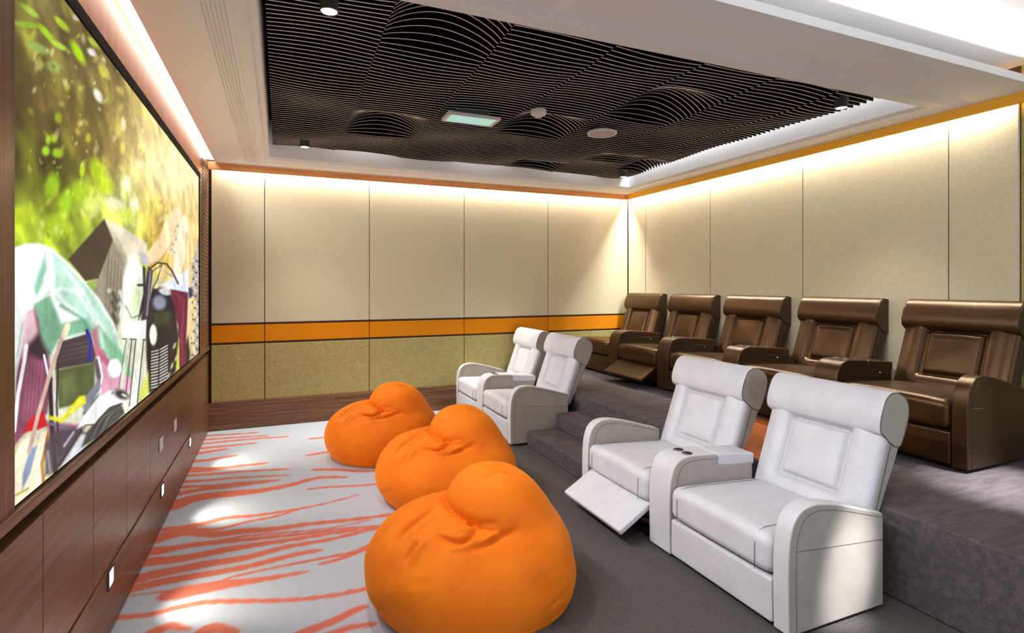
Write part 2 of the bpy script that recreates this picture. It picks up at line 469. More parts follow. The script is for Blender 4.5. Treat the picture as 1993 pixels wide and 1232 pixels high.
# ================================================================== ROOM SHELL
# ---- floor with the streaked carpet woven near the screen
def build_floor():
    st = 0.016
    xs = np.arange(XL - 0.02, 3.3, st); ys = np.arange(0.9, YF + 0.03, st)
    X, Y = np.meshgrid(xs, ys, indexing='ij'); X = X.ravel(); Y = Y.ravel()
    # picture frame -> floor, so the traced streaks land at their place on the carpet
    P = Painter(X, Y, 3)
    one = (1, 0, 0)
    streaks = [  # traced streak centre lines (photo u,v), start width, end width in photo px
        ([(402, 848), (440, 846), (500, 842)], 3, 2), ([(398, 856), (450, 852), (520, 848)], 3, 2),
        ([(394, 864), (440, 859), (510, 853), (560, 850)], 3, 2), ([(388, 873), (440, 868), (500, 862)], 4, 2),
        ([(380, 884), (400, 880), (440, 874)], 5, 3), ([(372, 898), (400, 896), (460, 886)], 5, 3),
        ([(366, 914), (400, 914), (440, 910), (520, 901)], 9, 3), ([(360, 926), (420, 922), (480, 917), (560, 913)], 4, 3),
        ([(352, 938), (400, 935), (460, 930), (560, 925)], 5, 2), ([(350, 948), (420, 945), (480, 939), (540, 935)], 5, 3),
        ([(344, 962), (390, 953), (440, 948), (520, 938)], 7, 3),
        ([(336, 985), (360, 975), (400, 966), (460, 960), (500, 956), (560, 945), (620, 930), (672, 929)], 14, 3),
        ([(610, 914), (656, 914), (700, 917), (742, 915)], 4, 3), ([(600, 952), (640, 948), (700, 945), (738, 942)], 3, 3),
        ([(600, 886), (640, 879)], 3, 3), ([(605, 854), (634, 851)], 3, 2),
        ([(326, 1030), (362, 1026), (400, 1018), (440, 1008), (500, 1003), (560, 994), (620, 983), (695, 964)], 8, 2),
        ([(310, 1042), (362, 1030), (420, 1030), (480, 1016), (540, 1004), (580, 991)], 5, 3),
        ([(300, 1052), (360, 1036), (420, 1040), (470, 1034), (530, 1030), (600, 1020), (680, 1012), (773, 1000)], 12, 5),
        ([(285, 1068), (330, 1066), (380, 1058), (430, 1052), (480, 1043), (560, 1036), (640, 1028), (720, 1012)], 6, 2),
        ([(275, 1080), (320, 1072), (370, 1062), (440, 1054), (520, 1046), (600, 1038), (680, 1028), (780, 1022)], 9, 4),
        ([(265, 1095), (330, 1090), (380, 1082), (440, 1070), (500, 1060), (570, 1050), (660, 1036), (780, 1022)], 14, 4),
        ([(262, 1128), (300, 1118), (350, 1108), (400, 1098), (460, 1089), (500, 1080), (560, 1064), (640, 1050), (742, 1026)], 15, 5),
        ([(240, 1150), (300, 1136), (350, 1126), (410, 1116), (480, 1103), (540, 1088), (580, 1078), (622, 1071)], 13, 6),
        ([(250, 1160), (400, 1140), (450, 1124), (500, 1112), (560, 1100), (620, 1088), (690, 1074), (742, 1060)], 3, 5),
        ([(622, 1098), (660, 1088), (700, 1072), (742, 1052)], 4, 9),
        ([(330, 1158), (400, 1144), (450, 1136), (520, 1126), (600, 1112)], 22, 4),
        ([(228, 1202), (290, 1196), (340, 1184), (400, 1172), (470, 1170), (560, 1168), (640, 1160), (712, 1146)], 8, 7),
        ([(575, 1240), (600, 1228), (650, 1208), (690, 1188), (712, 1180)], 16, 7),
        ([(630, 1240), (680, 1222), (730, 1214)], 12, 8), ([(296, 1232), (330, 1218), (350, 1222), (370, 1224)], 14, 4),
        ([(386, 1240), (410, 1222), (440, 1226), (460, 1230)], 18, 8),
        ([(260, 1290), (420, 1280), (620, 1262), (760, 1240)], 14, 10),
    ]
    for pts, w0, w1 in streaks:
        cl = [(u, v) for u, v in catmull(pts, 8)]
        fl = [on_plane_z(u, v, 0) for u, v in cl]
        k = len(fl)
        # a photo height in px becomes a streak width on the floor
        def wid(i, w):
            u, v = cl[i]; a = on_plane_z(u, v - w / 2, 0); b = on_plane_z(u, v + w / 2, 0)
            return abs(a[1] - b[1]) * 0.95
        for i in range(k - 1):
            wa = wid(i, w0 + (w1 - w0) * i / (k - 1)); wb = wid(i + 1, w0 + (w1 - w0) * (i + 1) / (k - 1))
            rag = 1 + 0.3 * math.sin(i * 1.7 + w0)
            P.line([fl[i], fl[i + 1]], max(wa * rag, 0.012), one, soft=0.008, w2=max(wb * rag, 0.012))
    # streaks die out towards the dark carpet
    nz = vnoise(X * 3, Y * 9, 5)
    edge = 0.96 + (Y - 2.2) * 0.19
    dk = np.clip((X - edge + (nz - 0.5) * 0.25) / 0.22, 0, 1)
    P.c[:, 1] = dk * dk * (3 - 2 * dk)
    Pt = np.stack([X, Y, np.zeros_like(X)], 1)
    fl = empty('floor'); tag(fl, kind='structure')
    me = grid_mesh('patterned_carpet', Pt, len(xs), len(ys), M['carpet_floor'])
    set_colors(me, 'pattern', P.c)
    link('patterned_carpet', me, fl)
    b = MB(); b.box(XL - 0.1, XR + 0.1, YN - 0.2, YF + 0.1, -0.12, -0.004)
    b.box(XL - 0.02, 5.3, YN, 0.9, -0.004, 0); b.box(3.28, 5.3, 0.9, YF, -0.004, 0)
    b.build('subfloor', M['carpet'], fl)
build_floor()

# ---- platform and steps
b = MB()
b.box(2.88, 5.25, -1.0, YF, 0.001, PLAT)
o = b.build('floor_platform', M['carpet'], None, bevel=0.012, seg=2); o.name = 'floor_platform'
tag(o, kind='structure')
st = empty('platform_steps', (0, 0, 0))
tag(st, 'two carpeted steps up to the platform between the white recliner pairs', 'steps')
st['kind'] = 'structure'; del st['label']; del st['category']
st.name = 'floor_steps'
MB().box(2.26, 2.879, 3.62, 4.93, 0.001, 0.15).build('step', M['carpet'], st, bevel=0.012)
MB().box(2.58, 2.879, 3.62, 4.93, 0.151, 0.30).build('step', M['carpet'], st, bevel=0.012)
o = MB().box(2.90, 3.80, 2.42, 3.56, PLAT + 0.001, PLAT + 0.008).build('wooden_floor_inlay', M['wood_deck'])
tag(o, 'reddish wooden floor inlay on the platform behind the near white recliners', 'floor inlay')

# ---- far wall (fabric panels)
wf = empty('wall_far', (0, YF, 0)); tag(wf, kind='structure')
def far_boxes(z0, z1, name, mat, dep=0.02):
    cuts = [XL, -0.16, 1.0, 2.21, 3.43, XR]
    for a, c in zip(cuts[:-1], cuts[1:]):
        MB().box(a + 0.004, c - 0.004, -dep, 0.0, z0, z1).build(name, mat, wf, bevel=0.004, seg=2)
MB().box(XL - 0.1, XR + 0.5, 0.0, 0.1, 0, 3.4).build('wall_backing', M['groove'], wf)
far_boxes(1.18, 2.93, 'upper_panel', M['fab_up'])
far_boxes(0.965, 1.155, 'accent_panel', M['band'], 0.018)
far_boxes(0.31, 0.94, 'lower_panel', M['fab_low'])
o = MB().box(XL, 2.88, YF - 0.035, YF, 0.002, 0.308).build('baseboard_far', M['wood_x'], bevel=0.004)
tag(o, kind='structure')
# corner gap post
o = MB().box(XL, XL + 0.03, YF - 0.022, YF, 0.31, 2.93).build('trim_1', M['seam']); tag(o, kind='structure')

# ---- rear wall
wr = empty('wall_rear', (XR, 0, 0)); tag(wr, kind='structure')
MB().box(0.0, 0.1, 2.12, YF + 0.1, 0, 3.4).build('wall_backing', M['groove'], wr)
cuts = [YF - 0.02, 6.36, 5.10, 3.84, 2.56, 2.12]
for a, c in zip(cuts[:-1], cuts[1:]):
    MB().box(-0.02, 0.0, c + 0.004, a - 0.004, PLAT, 2.93).build('upper_panel', M['fab_up'], wr, bevel=0.004)
MB().box(0.45, 0.55, YN, 2.2, PLAT, 3.4).build('recessed_panel', M['fab_low'], wr)
MB().box(0.0, 0.5, 2.10, 2.118, PLAT, 3.4).build('return_panel', M['fab_low'], wr)
o = MB().box(XR - 0.034, XR - 0.016, YF - 0.034, YF - 0.016, 0.45, 2.9).build('trim_2', M['seam']); tag(o, kind='structure')

# ---- pelmets hiding the wall-washing light
o = MB().box(XL, 4.70, 6.715, 6.735, 2.855, 2.945).build('trim_3', M['wood_trim'], bevel=0.003); tag(o, kind='structure')
o = MB().box(4.695, 4.715, 2.0, 6.735, 2.855, 2.935).build('trim_4', M['glow_trim'], bevel=0.003); tag(o, kind='structure')

# ---- ceiling soffit with tray opening, grooves and near edge
OX0, OX1, OY0, OY1 = -0.10, 4.44, 2.59, 6.30
prof = [(0.0, 3.34), (0.0, 2.955), (0.004, 2.95), (0.045, 2.95), (0.045, 2.935), (0.12, 2.935), (0.12, ZS)]
g = 0.14
for k in range(6):
    prof += [(g, ZS), (g, ZS + 0.008), (g + 0.008, ZS + 0.008), (g + 0.008, ZS)]; g += 0.020
rects = [((OX0 - o_, OX1 + o_, OY0 - o_, OY1 + o_), z) for o_, z in prof]
rects += [((-0.645, 4.715, 1.97, 6.735), ZS), ((-0.645, 4.715, 1.97, 6.735), ZS + 0.05), ((-0.55, 4.6, 2.07, 6.5), ZS + 0.05)]
b = MB()
vs_, fs_ = [], []
for (x0, x1, y0, y1), z in rects:
    vs_ += [(x0, y0, z), (x1, y0, z), (x1, y1, z), (x0, y1, z)]
for i in range(len(rects) - 1):
    for k in range(4):
        k2 = (k + 1) % 4
        fs_.append((i * 4 + k, i * 4 + k2, (i + 1) * 4 + k2, (i + 1) * 4 + k))
b.add(vs_, fs_)
ce = empty('ceiling'); tag(ce, kind='structure')
b.build('soffit', M['white'], ce)
MB().box(XL - 0.1, 5.4, YN - 0.2, 2.6, 3.14, 3.26).box(XL - 0.1, XL, YN, YF, 2.97, 3.3).build('upper_ceiling', M['white'], ce)
MB().box(XL - 0.1, 5.4, 2.2, YF + 0.1, 3.34, 3.44).build('slab', M['black'], ce)
# light slot along the screen wall
o = MB().box(XL + 0.002, -0.650, YN, YF - 0.06, 2.965, 2.975).build('led_strip', M['led'])
tag(o, 'long white light strip in the slot above the wooden screen wall', 'light strip')

# ---- screen wall
wl = empty('wall_left', (XL, 0, 0)); tag(wl, kind='structure')
MB().box(-0.14, -0.045, YN, YF + 0.1, 0, 3.0).build('wall_backing', M['groove'], wl)
SY0, SY1, SZ0, SZ1 = 2.06, 6.03, 0.945, 2.64
# near vertical wood, top strip, far vertical wood
MB().box(-0.045, 0.0, YN, SY0 - 0.004, 0.9, 2.975).build('wood_panel', M['wood_v'], wl, bevel=0.002)
MB().box(-0.045, 0.0, SY0 - 0.003, SY1 + 0.05, SZ1 + 0.056, 2.975).build('wood_header', M['wood_o'], wl)
b = MB().box(-0.045, 0.0, SY1 + 0.055, YF - 0.02, 0.9, 2.975)
for k in range(48):
    z = 0.98 + k * 0.04
    b.box(0.0, 0.006, SY1 + 0.22, YF - 0.06, z, z + 0.02)
b.build('wood_grille', M['wood_v'], wl)
# sill, shadow gap, lower panels
MB().box(-0.045, 0.012, YN, YF - 0.02, 0.897, 0.935).build('sill', M['wood_y'], wl, bevel=0.006, seg=3)
cuts = [-1.0, -0.45, 0.1, 0.64, 1.18, 1.73, 2.27, 2.80, 3.34, 3.89, 4.44, 4.98, 5.52, 6.07, 6.60, YF - 0.02]
for a, c in zip(cuts[:-1], cuts[1:]):
    MB().box(-0.045, -0.002, a + 0.002, c - 0.002, 0.312, 0.845).build('lower_panel', M['wood_y'], wl, bevel=0.002)
o = MB().box(XL - 0.045, XL + 0.004, YN, YF - 0.036, 0.002, 0.306).build('baseboard_left', M['wood_y'], bevel=0.003)
tag(o, kind='structure')

# ================================================================== FILM SCREEN
def build_screen():
    nu, nv = 460, 430
    us = np.linspace(29.0, 389.5, nu)
    ang = np.arctan((us - CX) / FPX) + YAW            # azimuth from +y
    ys = -XL / np.tan(-ang)
    ys = np.clip(ys, SY0, SY1); ys[0] = SY0; ys[-1] = SY1
    zs = np.linspace(SZ0, SZ1, nv)
    Yg, Zg = np.meshgrid(ys, zs, indexing='ij'); Y = Yg.ravel(); Z = Zg.ravel()
    d = XL * math.sin(YAW) + Y * math.cos(YAW); l = XL * math.cos(YAW) - Y * math.sin(YAW)
    U = CX + FPX * l / d; V = HV + FPX * (EYE - Z) / d
    P = Painter(U, V, 3)
    # leafy backdrop
    base = np.zeros((len(U), 3)); wsum = np.zeros(len(U))
    for cu, cv, r, col in [(60, 60, 60, (112, 96, 48)), (60, 300, 70, (74, 66, 32)), (170, 130, 60, (128, 110, 62)), (180, 260, 50, (112, 92, 40)),
                           (110, 400, 45, (132, 150, 30)), (250, 250, 40, (176, 146, 66)), (330, 290, 45, (255, 226, 150)), (375, 340, 40, (255, 246, 214)),
                           (200, 430, 45, (196, 214, 70)), (250, 400, 30, (236, 240, 180)), (290, 400, 25, (186, 150, 50)), (340, 430, 35, (236, 190, 84)),
                           (50, 440, 40, (186, 204, 60)), (385, 460, 30, (240, 206, 130)), (110, 10, 40, (104, 92, 58)), (90, 200, 40, (108, 90, 46))]:
        w = np.exp(-((U - cu) ** 2 + (V - cv) ** 2) / (2 * r * r)) + 1e-9
        base += w[:, None] * np.array(col, float); wsum += w
    base /= wsum[:, None]
    n = vnoise(Y * 6, Z * 8, 1) * 0.5 + vnoise(Y * 11, Z * 15 + Y * 4, 2) * 0.35 + vnoise(Y * 24, Z * 32, 3) * 0.15
    n = (n - 0.5) * 2.2
    base = base * (1 + 0.42 * n)[:, None] + np.clip(n, 0, 1)[:, None] * np.array([20, 38, -8.])
    P.c = np.clip(base, 0, 262)
    rs = random.Random(4)
    q = lambda x, y: (30 + x / 2.567, y / 2.567)
    # sunlit leaves and bokeh
    for x, y, rx, ry, a, c in [(80, 55, 55, 15, 38, (168, 206, 70)), (60, 125, 55, 16, 10, (150, 190, 50)), (160, 165, 60, 16, 48, (160, 208, 30)), (240, 122, 48, 16, 48, (190, 226, 40)),
                               (318, 262, 68, 20, 62, (176, 226, 20)), (120, 240, 60, 22, 25, (150, 176, 90)), (225, 228, 50, 14, 30, (170, 210, 60)), (200, 335, 45, 26, 20, (150, 172, 90)),
                               (395, 215, 40, 14, 50, (180, 200, 70)), (200, 690, 18, 24, 0, (176, 220, 40)), (160, 755, 20, 24, 0, (160, 216, 30)), (218, 765, 28, 24, 0, (172, 220, 30)),
                               (172, 700, 14, 26, 0, (160, 200, 50)), (415, 850, 34, 66, -15, (190, 222, 20)), (455, 930, 40, 40, 0, (196, 224, 30)), (340, 850, 13, 38, 5, (196, 226, 20)),
                               (222, 590, 18, 26, 0, (150, 176, 30)), (370, 690, 12, 22, 0, (176, 190, 30)), (190, 930, 36, 60, 10, (150, 190, 30)), (330, 960, 40, 60, 0, (168, 206, 30)),
                               (260, 1010, 30, 70, 10, (150, 200, 30)), (30, 1080, 40, 50, 0, (190, 210, 40)), (210, 1130, 60, 60, 0, (176, 206, 40)), (400, 1010, 60, 40, -30, (226, 236, 120)),
                               (420, 480, 18, 36, -25, (255, 255, 245)), (388, 262, 26, 16, 40, (236, 236, 240)), (545, 620, 12, 34, -5, (252, 240, 200)), (635, 740, 18, 34, 0, (250, 236, 120)),
                               (520, 650, 16, 30, 0, (206, 200, 80)), (600, 1030, 22, 40, 0, (255, 255, 235)), (560, 920, 18, 34, 0, (255, 250, 220)), (500, 1020, 50, 30, 20, (240, 244, 190)),
                               (560, 1080, 50, 40, 0, (220, 236, 90)), (630, 820, 20, 20, 0, (255, 250, 190)), (720, 825, 10, 20, 0, (255, 250, 200)), (540, 740, 14, 30, 0, (200, 196, 60)),
                               (310, 90, 20, 14, 40, (190, 190, 170)), (450, 360, 20, 40, -30, (210, 196, 90))]:
        u, v = q(x, y); P.ell(u, v, rx / 2.567, ry / 2.567, c, a, 0.35, 0.85)
    for _ in range(240):
        u = rs.uniform(60, 385); v = rs.uniform(60, 470); k = rs.uniform(1.5, 5)
        br = rs.choice([(206, 222, 60), (236, 222, 120), (250, 244, 190), (170, 190, 40), (96, 82, 40)])
        P.ell(u, v, k, k * rs.uniform(1.2, 2.4), br, rs.uniform(-40, 40), 0.5, 0.4)
    for cu, cv, rr, op in ((340, 285, 70, 0.55), (372, 330, 46, 0.8), (300, 240, 60, 0.25)):   # sun in the trees
        g_ = np.exp(-((U - cu) ** 2 + (V - cv) ** 2) / (2 * rr * rr)) * op
        P.c = P.c * (1 - g_[:, None]) + np.array([255, 238, 180.]) * g_[:, None]
    z = lambda pts: [(x / 2.053, 400 + y / 2.053) for x, y in pts]
    Z1 = lambda x, y: (x / 2.053, 400 + y / 2.053)
    PL = lambda pts, c, s=1.2, op=1.0: P.poly(z(pts), c, s, op)
    LN = lambda pts, w, c, s=0.8, w2=None: P.line(z(pts), w / 2.053, c, s, 1.0, None if w2 is None else w2 / 2.053)
    EL = lambda x, y, rx, ry, c, a=0, s=0.12, op=1.0: P.ell(*Z1(x, y), rx / 2.053, ry / 2.053, c, a, s, op)
    # meadow / bright ground behind everything below
    PL([(64, 480), (300, 300), (800, 300), (800, 620), (64, 1230)], (226, 226, 214), 30, 0.85)
    # brown ridge tent
    PL([(455, 130), (515, 215), (505, 400), (470, 500), (330, 320), (400, 290)], (152, 142, 122), 3)
    for k in range(5): LN([(440 + k * 12, 180 + k * 20), (425 + k * 14, 420)], 3, (112, 102, 84), 1)
    PL([(278, 215), (422, 52), (458, 132), (398, 292), (345, 302)], (74, 62, 48), 2)
    PL([(422, 52), (500, 90), (590, 150), (592, 200), (520, 222), (460, 140)], (226, 214, 190), 2)
    PL([(430, 70), (470, 120), (520, 220), (500, 225), (455, 140)], (190, 176, 150), 2, 0.7)
    EL(370, 320, 18, 16, (150, 190, 70), 0, 0.5)
    # white and green tarpaulin tent
    PL([(62, 168), (110, 152), (165, 150), (215, 170), (280, 230), (400, 370), (460, 470), (500, 600), (535, 700), (420, 640), (300, 560), (200, 600), (160, 560), (62, 700)], (248, 252, 248), 2)
    PL([(138, 395), (200, 345), (250, 470), (380, 440), (470, 600), (400, 590), (380, 500), (350, 505), (240, 535), (205, 605), (165, 560), (150, 480)], (120, 172, 140), 4)
    PL([(215, 185), (275, 240), (385, 362), (452, 480), (500, 600), (480, 615), (400, 570), (360, 470), (290, 400), (230, 380)], (176, 220, 198), 5, 0.9)
    PL([(140, 330), (170, 240), (185, 195), (195, 250), (170, 330), (150, 370)], (130, 190, 160), 4, 0.9)
    for pts in ([(200, 200), (215, 330), (300, 430)], [(260, 250), (340, 350), (420, 500)], [(150, 380), (250, 330), (330, 350)], [(300, 330), (370, 430), (440, 580)]):
        LN(pts, 9, (240, 252, 246), 4)
    LN([(250, 400), (330, 450), (400, 560)], 10, (92, 150, 118), 4)
    PL([(400, 480), (500, 600), (540, 690), (530, 720), (440, 610)], (126, 184, 146), 4)
    # burgundy chairs and tent opening
    PL([(64, 700), (100, 560), (118, 430), (145, 410), (162, 470), (170, 560), (200, 600), (215, 700), (195, 830), (100, 915), (64, 960)], (126, 70, 92), 3)
    PL([(100, 440), (140, 410), (160, 520), (120, 560), (95, 610)], (236, 200, 206), 4, 0.9)
    for k in range(5): LN([(120 + 14 * k, 620), (100 + 15 * k, 860)], 3, (156, 96, 120), 2)
    PL([(118, 560), (160, 510), (200, 590), (180, 620), (120, 590)], (52, 36, 44), 6, 0.9)
    PL([(380, 555), (440, 620), (540, 700), (530, 740), (410, 770), (390, 640)], (222, 160, 184), 4)
    PL([(370, 500), (395, 480), (400, 560), (470, 650), (430, 640), (380, 590)], (176, 84, 110), 4, 0.8)
    PL([(190, 860), (340, 880), (260, 1000), (215, 1000)], (150, 92, 116), 4)
    LN([(64, 900), (78, 760), (104, 620), (112, 560)], 15, (246, 246, 248), 1.5)
    LN([(64, 760), (70, 640), (98, 470)], 10, (196, 216, 200), 2)
    LN([(182, 598), (205, 710), (238, 800), (262, 840)], 9, (232, 230, 242), 1)
    # folding chair
    PL([(240, 545), (365, 508), (388, 600), (380, 628), (226, 655)], (66, 56, 60), 2)
    for k in range(4): LN([(240, 570 + 18 * k), (370, 540 + 18 * k)], 3, (96, 86, 90), 2)
    PL([(228, 657), (385, 625), (382, 735), (325, 790), (240, 812)], (84, 92, 54), 3)
    PL([(245, 690), (300, 660), (310, 740), (260, 790)], (108, 118, 72), 8, 0.6)
    LN([(352, 500), (366, 545), (362, 620)], 14, (44, 44, 132), 1)
    LN([(388, 620), (402, 700), (392, 750), (345, 830)], 18, (92, 88, 96), 2)
    LN([(398, 606), (413, 680), (404, 740), (352, 800)], 8, (246, 246, 250), 1)
    LN([(206, 690), (212, 860), (228, 1070)], 16, (44, 34, 40), 1.5)
    LN([(212, 872), (270, 888), (350, 912)], 12, (112, 110, 126), 1.5)
    LN([(236, 650), (232, 800), (242, 1000)], 7, (52, 44, 48), 1.5)
    PL([(330, 790), (400, 690), (410, 720), (360, 820), (345, 830)], (132, 132, 146), 3)
    # yellow and red cloths
    PL([(200, 838), (250, 850), (290, 800), (322, 762), (345, 758), (348, 790), (312, 815), (252, 866), (205, 856)], (226, 222, 40), 2)
    LN([(230, 848), (290, 820), (330, 780)], 4, (250, 248, 140), 2)
    PL([(96, 912), (128, 850), (180, 822), (196, 880), (160, 895), (112, 905)], (204, 28, 42), 2)
    # guitar
    PL([(64, 1000), (96, 940), (132, 915), (158, 935), (172, 902), (194, 903), (192, 950), (176, 1020), (180, 1108), (120, 1160), (64, 1205)], (252, 238, 208), 1.5)
    LN([(196, 908), (190, 970), (173, 1030), (180, 1110)], 13, (186, 128, 56), 1.5)
    LN([(192, 903), (176, 965), (163, 1030), (164, 1118)], 4, (255, 250, 235), 1)
    PL([(126, 972), (156, 958), (128, 1066), (94, 1138), (98, 1070)], (142, 158, 190), 2)
    LN([(268, 486), (215, 640), (160, 830), (122, 985)], 16, (204, 172, 156), 1)
    LN([(276, 480), (262, 520)], 22, (228, 214, 180), 1.5)
    LN([(64, 1160), (120, 1130)], 8, (176, 166, 60), 1.5)
    # dark tangle below the chair and the chromed underside of the bike
    PL([(186, 960), (215, 900), (345, 885), (235, 1062), (186, 1078)], (72, 64, 72), 4, 0.9)
    PL([(236, 1062), (330, 930), (372, 900), (344, 965), (255, 1050)], (214, 220, 232), 3)
    LN([(240, 1040), (330, 900)], 7, (52, 48, 56), 2); LN([(262, 960), (300, 905)], 8, (184, 188, 200), 2)
    LN([(196, 980), (206, 1060)], 10, (150, 140, 140), 2)
    # people by the motorcycle: arms, shirt, trousers
    PL([(690, 0), (730, -60), (765, -90), (797, -60), (797, 320), (740, 330), (690, 290), (670, 120)], (236, 200, 140), 6, 0.75)
    PL([(665, 60), (712, 0), (730, 30), (700, 200), (680, 200)], (226, 212, 186), 4, 0.9)
    for k in range(26):
        x = 672 + (k * 37) % 42; y = 30 + (k * 53) % 170
        EL(x, y, 3, 5, (166, 140, 110), 20, 0.5, 0.7)
    PL([(594, 186), (640, 128), (662, 60), (700, 20), (708, 60), (690, 150), (640, 222), (600, 238)], (252, 218, 170), 2)
    LN([(600, 236), (645, 218), (690, 150)], 5, (212, 156, 100), 2)
    PL([(686, 292), (700, 214), (722, 60), (742, 30), (760, 110), (748, 240), (716, 304)], (254, 232, 196), 2)
    LN([(748, 110), (744, 230), (715, 300)], 6, (222, 170, 110), 2)
    PL([(648, 315), (700, 292), (756, 252), (756, 352), (690, 346)], (226, 232, 242), 2)
    PL([(683, 334), (754, 348), (750, 450), (742, 642), (718, 655), (714, 480), (690, 400)], (108, 34, 56), 1.5)
    LN([(700, 350), (738, 380), (728, 520), (732, 640)], 5, (146, 58, 82), 2)
    PL([(756, 330), (776, 322), (778, 366), (757, 372)], (44, 52, 96), 1.5)
    PL([(760, 372), (782, 350), (784, 430), (770, 520), (776, 600), (764, 606), (754, 500)], (228, 194, 136), 1.5)
    PL([(770, 230), (797, 130), (797, 590), (784, 600), (786, 400), (766, 330)], (176, 166, 152), 2)
    for k in range(70):
        x = 768 + (k * 13) % 30; y = 200 + (k * 47) % 400
        EL(x, y, 2.5, 5, (48, 42, 42) if k % 2 else (238, 234, 226), 15, 0.5, 0.9)
    PL([(704, 540), (719, 528), (719, 652), (704, 662)], (204, 212, 74), 1.5)
    PL([(742, 560), (754, 520), (762, 600), (757, 625), (742, 640)], (60, 44, 40), 2)
    # motorcycle
    PL([(585, 440), (612, 330), (680, 340), (702, 420), (716, 520), (704, 662), (640, 735), (596, 748), (588, 600)], (46, 42, 40), 2)
    PL([(608, 350), (640, 326), (680, 345), (700, 410), (690, 470), (612, 470)], (30, 29, 36), 2)
    EL(640, 388, 26, 30, (150, 152, 172), 0, 0.3, 0.9); EL(660, 345, 24, 12, (230, 232, 238), 20, 0.3, 0.9)
    PL([(612, 430), (690, 420), (690, 470), (620, 480)], (70, 74, 48), 4, 0.8)
    for k in range(13):
        y = 585 + 12 * k; LN([(608, y), (640, y - 8), (672, y - 26)], 4.5, (214, 212, 204), 0.7)
    LN([(640, 560), (636, 720)], 4, (40, 36, 34), 1)
    LN([(606, 480), (598, 620), (602, 745)], 8, (30, 28, 28), 1)
    for x, y in ((700, 560), (706, 610), (690, 640), (676, 680)): EL(x, y, 5, 14, (206, 186, 156), 20, 0.4, 0.8)
    EL(617, 517, 17, 45, (96, 100, 90)); EL(615, 517, 14, 41, (240, 244, 226))
    LN([(604, 250), (634, 228), (668, 234), (690, 262), (714, 312)], 7, (72, 60, 58), 1)
    LN([(614, 262), (650, 236), (630, 300), (612, 330)], 5, (92, 78, 76), 1)
    LN([(640, 252), (690, 282)], 9, (196, 176, 166), 1.5)
    PL([(596, 240), (614, 262), (606, 330), (590, 465), (566, 470), (580, 330)], (58, 52, 60), 1.5)
    LN([(604, 262), (590, 440)], 5, (150, 146, 160), 1.5)
    PL([(560, 190), (594, 196), (598, 240), (570, 236)], (198, 190, 210), 3)
    EL(536, 330, 42, 122, (236, 244, 226), 4, 0.06); EL(526, 300, 26, 90, (255, 255, 252), 4, 0.4)
    EL(548, 370, 22, 60, (206, 226, 170), 4, 0.6, 0.8)
    LN([(506, 400), (530, 450), (556, 440)], 5, (120, 130, 110), 1.5)
    LN([(556, 318), (576, 318)], 10, (60, 60, 58), 1)
    PL([(574, 240), (584, 250), (582, 400), (556, 462), (560, 430), (576, 350)], (44, 40, 46), 1.5)
    PL([(488, 472), (588, 456), (584, 534), (494, 532)], (246, 250, 244), 1.5)
    LN([(494, 532), (584, 536)], 5, (60, 58, 52), 1)
    for pts, w, c in (([(516, 536), (486, 742)], 18, (206, 214, 190)), ([(530, 536), (508, 740)], 4, (70, 68, 60)), ([(562, 538), (534, 806)], 26, (232, 236, 222)),
                      ([(546, 538), (520, 800)], 4, (66, 64, 56)), ([(577, 538), (552, 790)], 4, (66, 64, 56)), ([(508, 536), (478, 735)], 3, (86, 84, 76))):
        LN(pts, w, c, 1)
    PL([(564, 740), (596, 660), (600, 745), (566, 780)], (214, 226, 90), 3, 0.9)
    # small bike far behind, round lamp
    for k in range(18):
        EL(440 + (k * 29) % 60, 340 + (k * 41) % 130, 8, 10, (72, 74, 62) if k % 2 else (226, 230, 224), 0, 0.5, 0.8)
    EL(495, 430, 14, 22, (226, 232, 220)); EL(462, 650, 27, 38, (252, 252, 248))
    # front wheel and mudguard
    PL([(372, 880), (420, 815), (485, 786), (502, 830), (410, 918), (330, 966), (352, 905)], (78, 78, 74), 2)
    for k in range(5): LN([(352 + 16 * k, 940 - 6 * k), (400 + 14 * k, 850 - 4 * k), (480 + 3 * k, 800 + 4 * k)], 3, (120, 120, 114) if k % 2 else (50, 50, 48), 1)
    PL([(312, 892), (340, 840), (385, 780), (440, 738), (490, 733), (522, 772), (512, 800), (490, 788), (440, 806), (400, 850), (385, 872), (345, 876)], (248, 248, 248), 1.5)
    LN([(345, 878), (385, 874), (404, 850), (445, 806), (492, 790)], 5, (60, 58, 56), 1)
    EL(490, 755, 30, 18, (62, 54, 50), 25, 0.4); EL(500, 758, 12, 5, (210, 206, 200), 30, 0.4)
    EL(455, 748, 6, 8, (160, 160, 160))
    LN([(500, 800), (508, 828)], 10, (226, 226, 222), 1)
    fine = vnoise(Y * 30, Z * 40, 8) * 0.6 + vnoise(Y * 70, Z * 90, 9) * 0.4 - 0.5
    soft = vnoise(Y * 7 + Z * 3, Z * 9, 12) - 0.5
    P.c = P.c * (1 + 0.16 * fine + 0.22 * soft)[:, None]
    c = np.clip(P.c, 0, 255) / 255
    lin = np.where(c <= 0.04045, c / 12.92, ((c + 0.055) / 1.055) ** 2.4)
    t = NT('film_picture'); t.set((0.01, 0.01, 0.01, 1), 0.6, 0.1)
    a = t.node('ShaderNodeAttribute', attribute_name='picture')
    t.l(a.outputs['Color'], t.b.inputs['Emission Color']); t.b.inputs['Emission Strength'].default_value = SCREEN_GAIN
    s = empty('projection_screen', (XL, (SY0 + SY1) / 2, SZ0))
    tag(s, 'huge lit cinema screen showing a camping scene with motorcycle on the left wall', 'screen')
    ym = (SY0 + SY1) / 2
    Pt = np.stack([np.full_like(Y, -0.004), Y - ym, Z - SZ0], 1)
    me = grid_mesh('picture_surface', Pt, nu, nv, t.mat); set_colors(me, 'picture', lin)
    link('picture_surface', me, s)
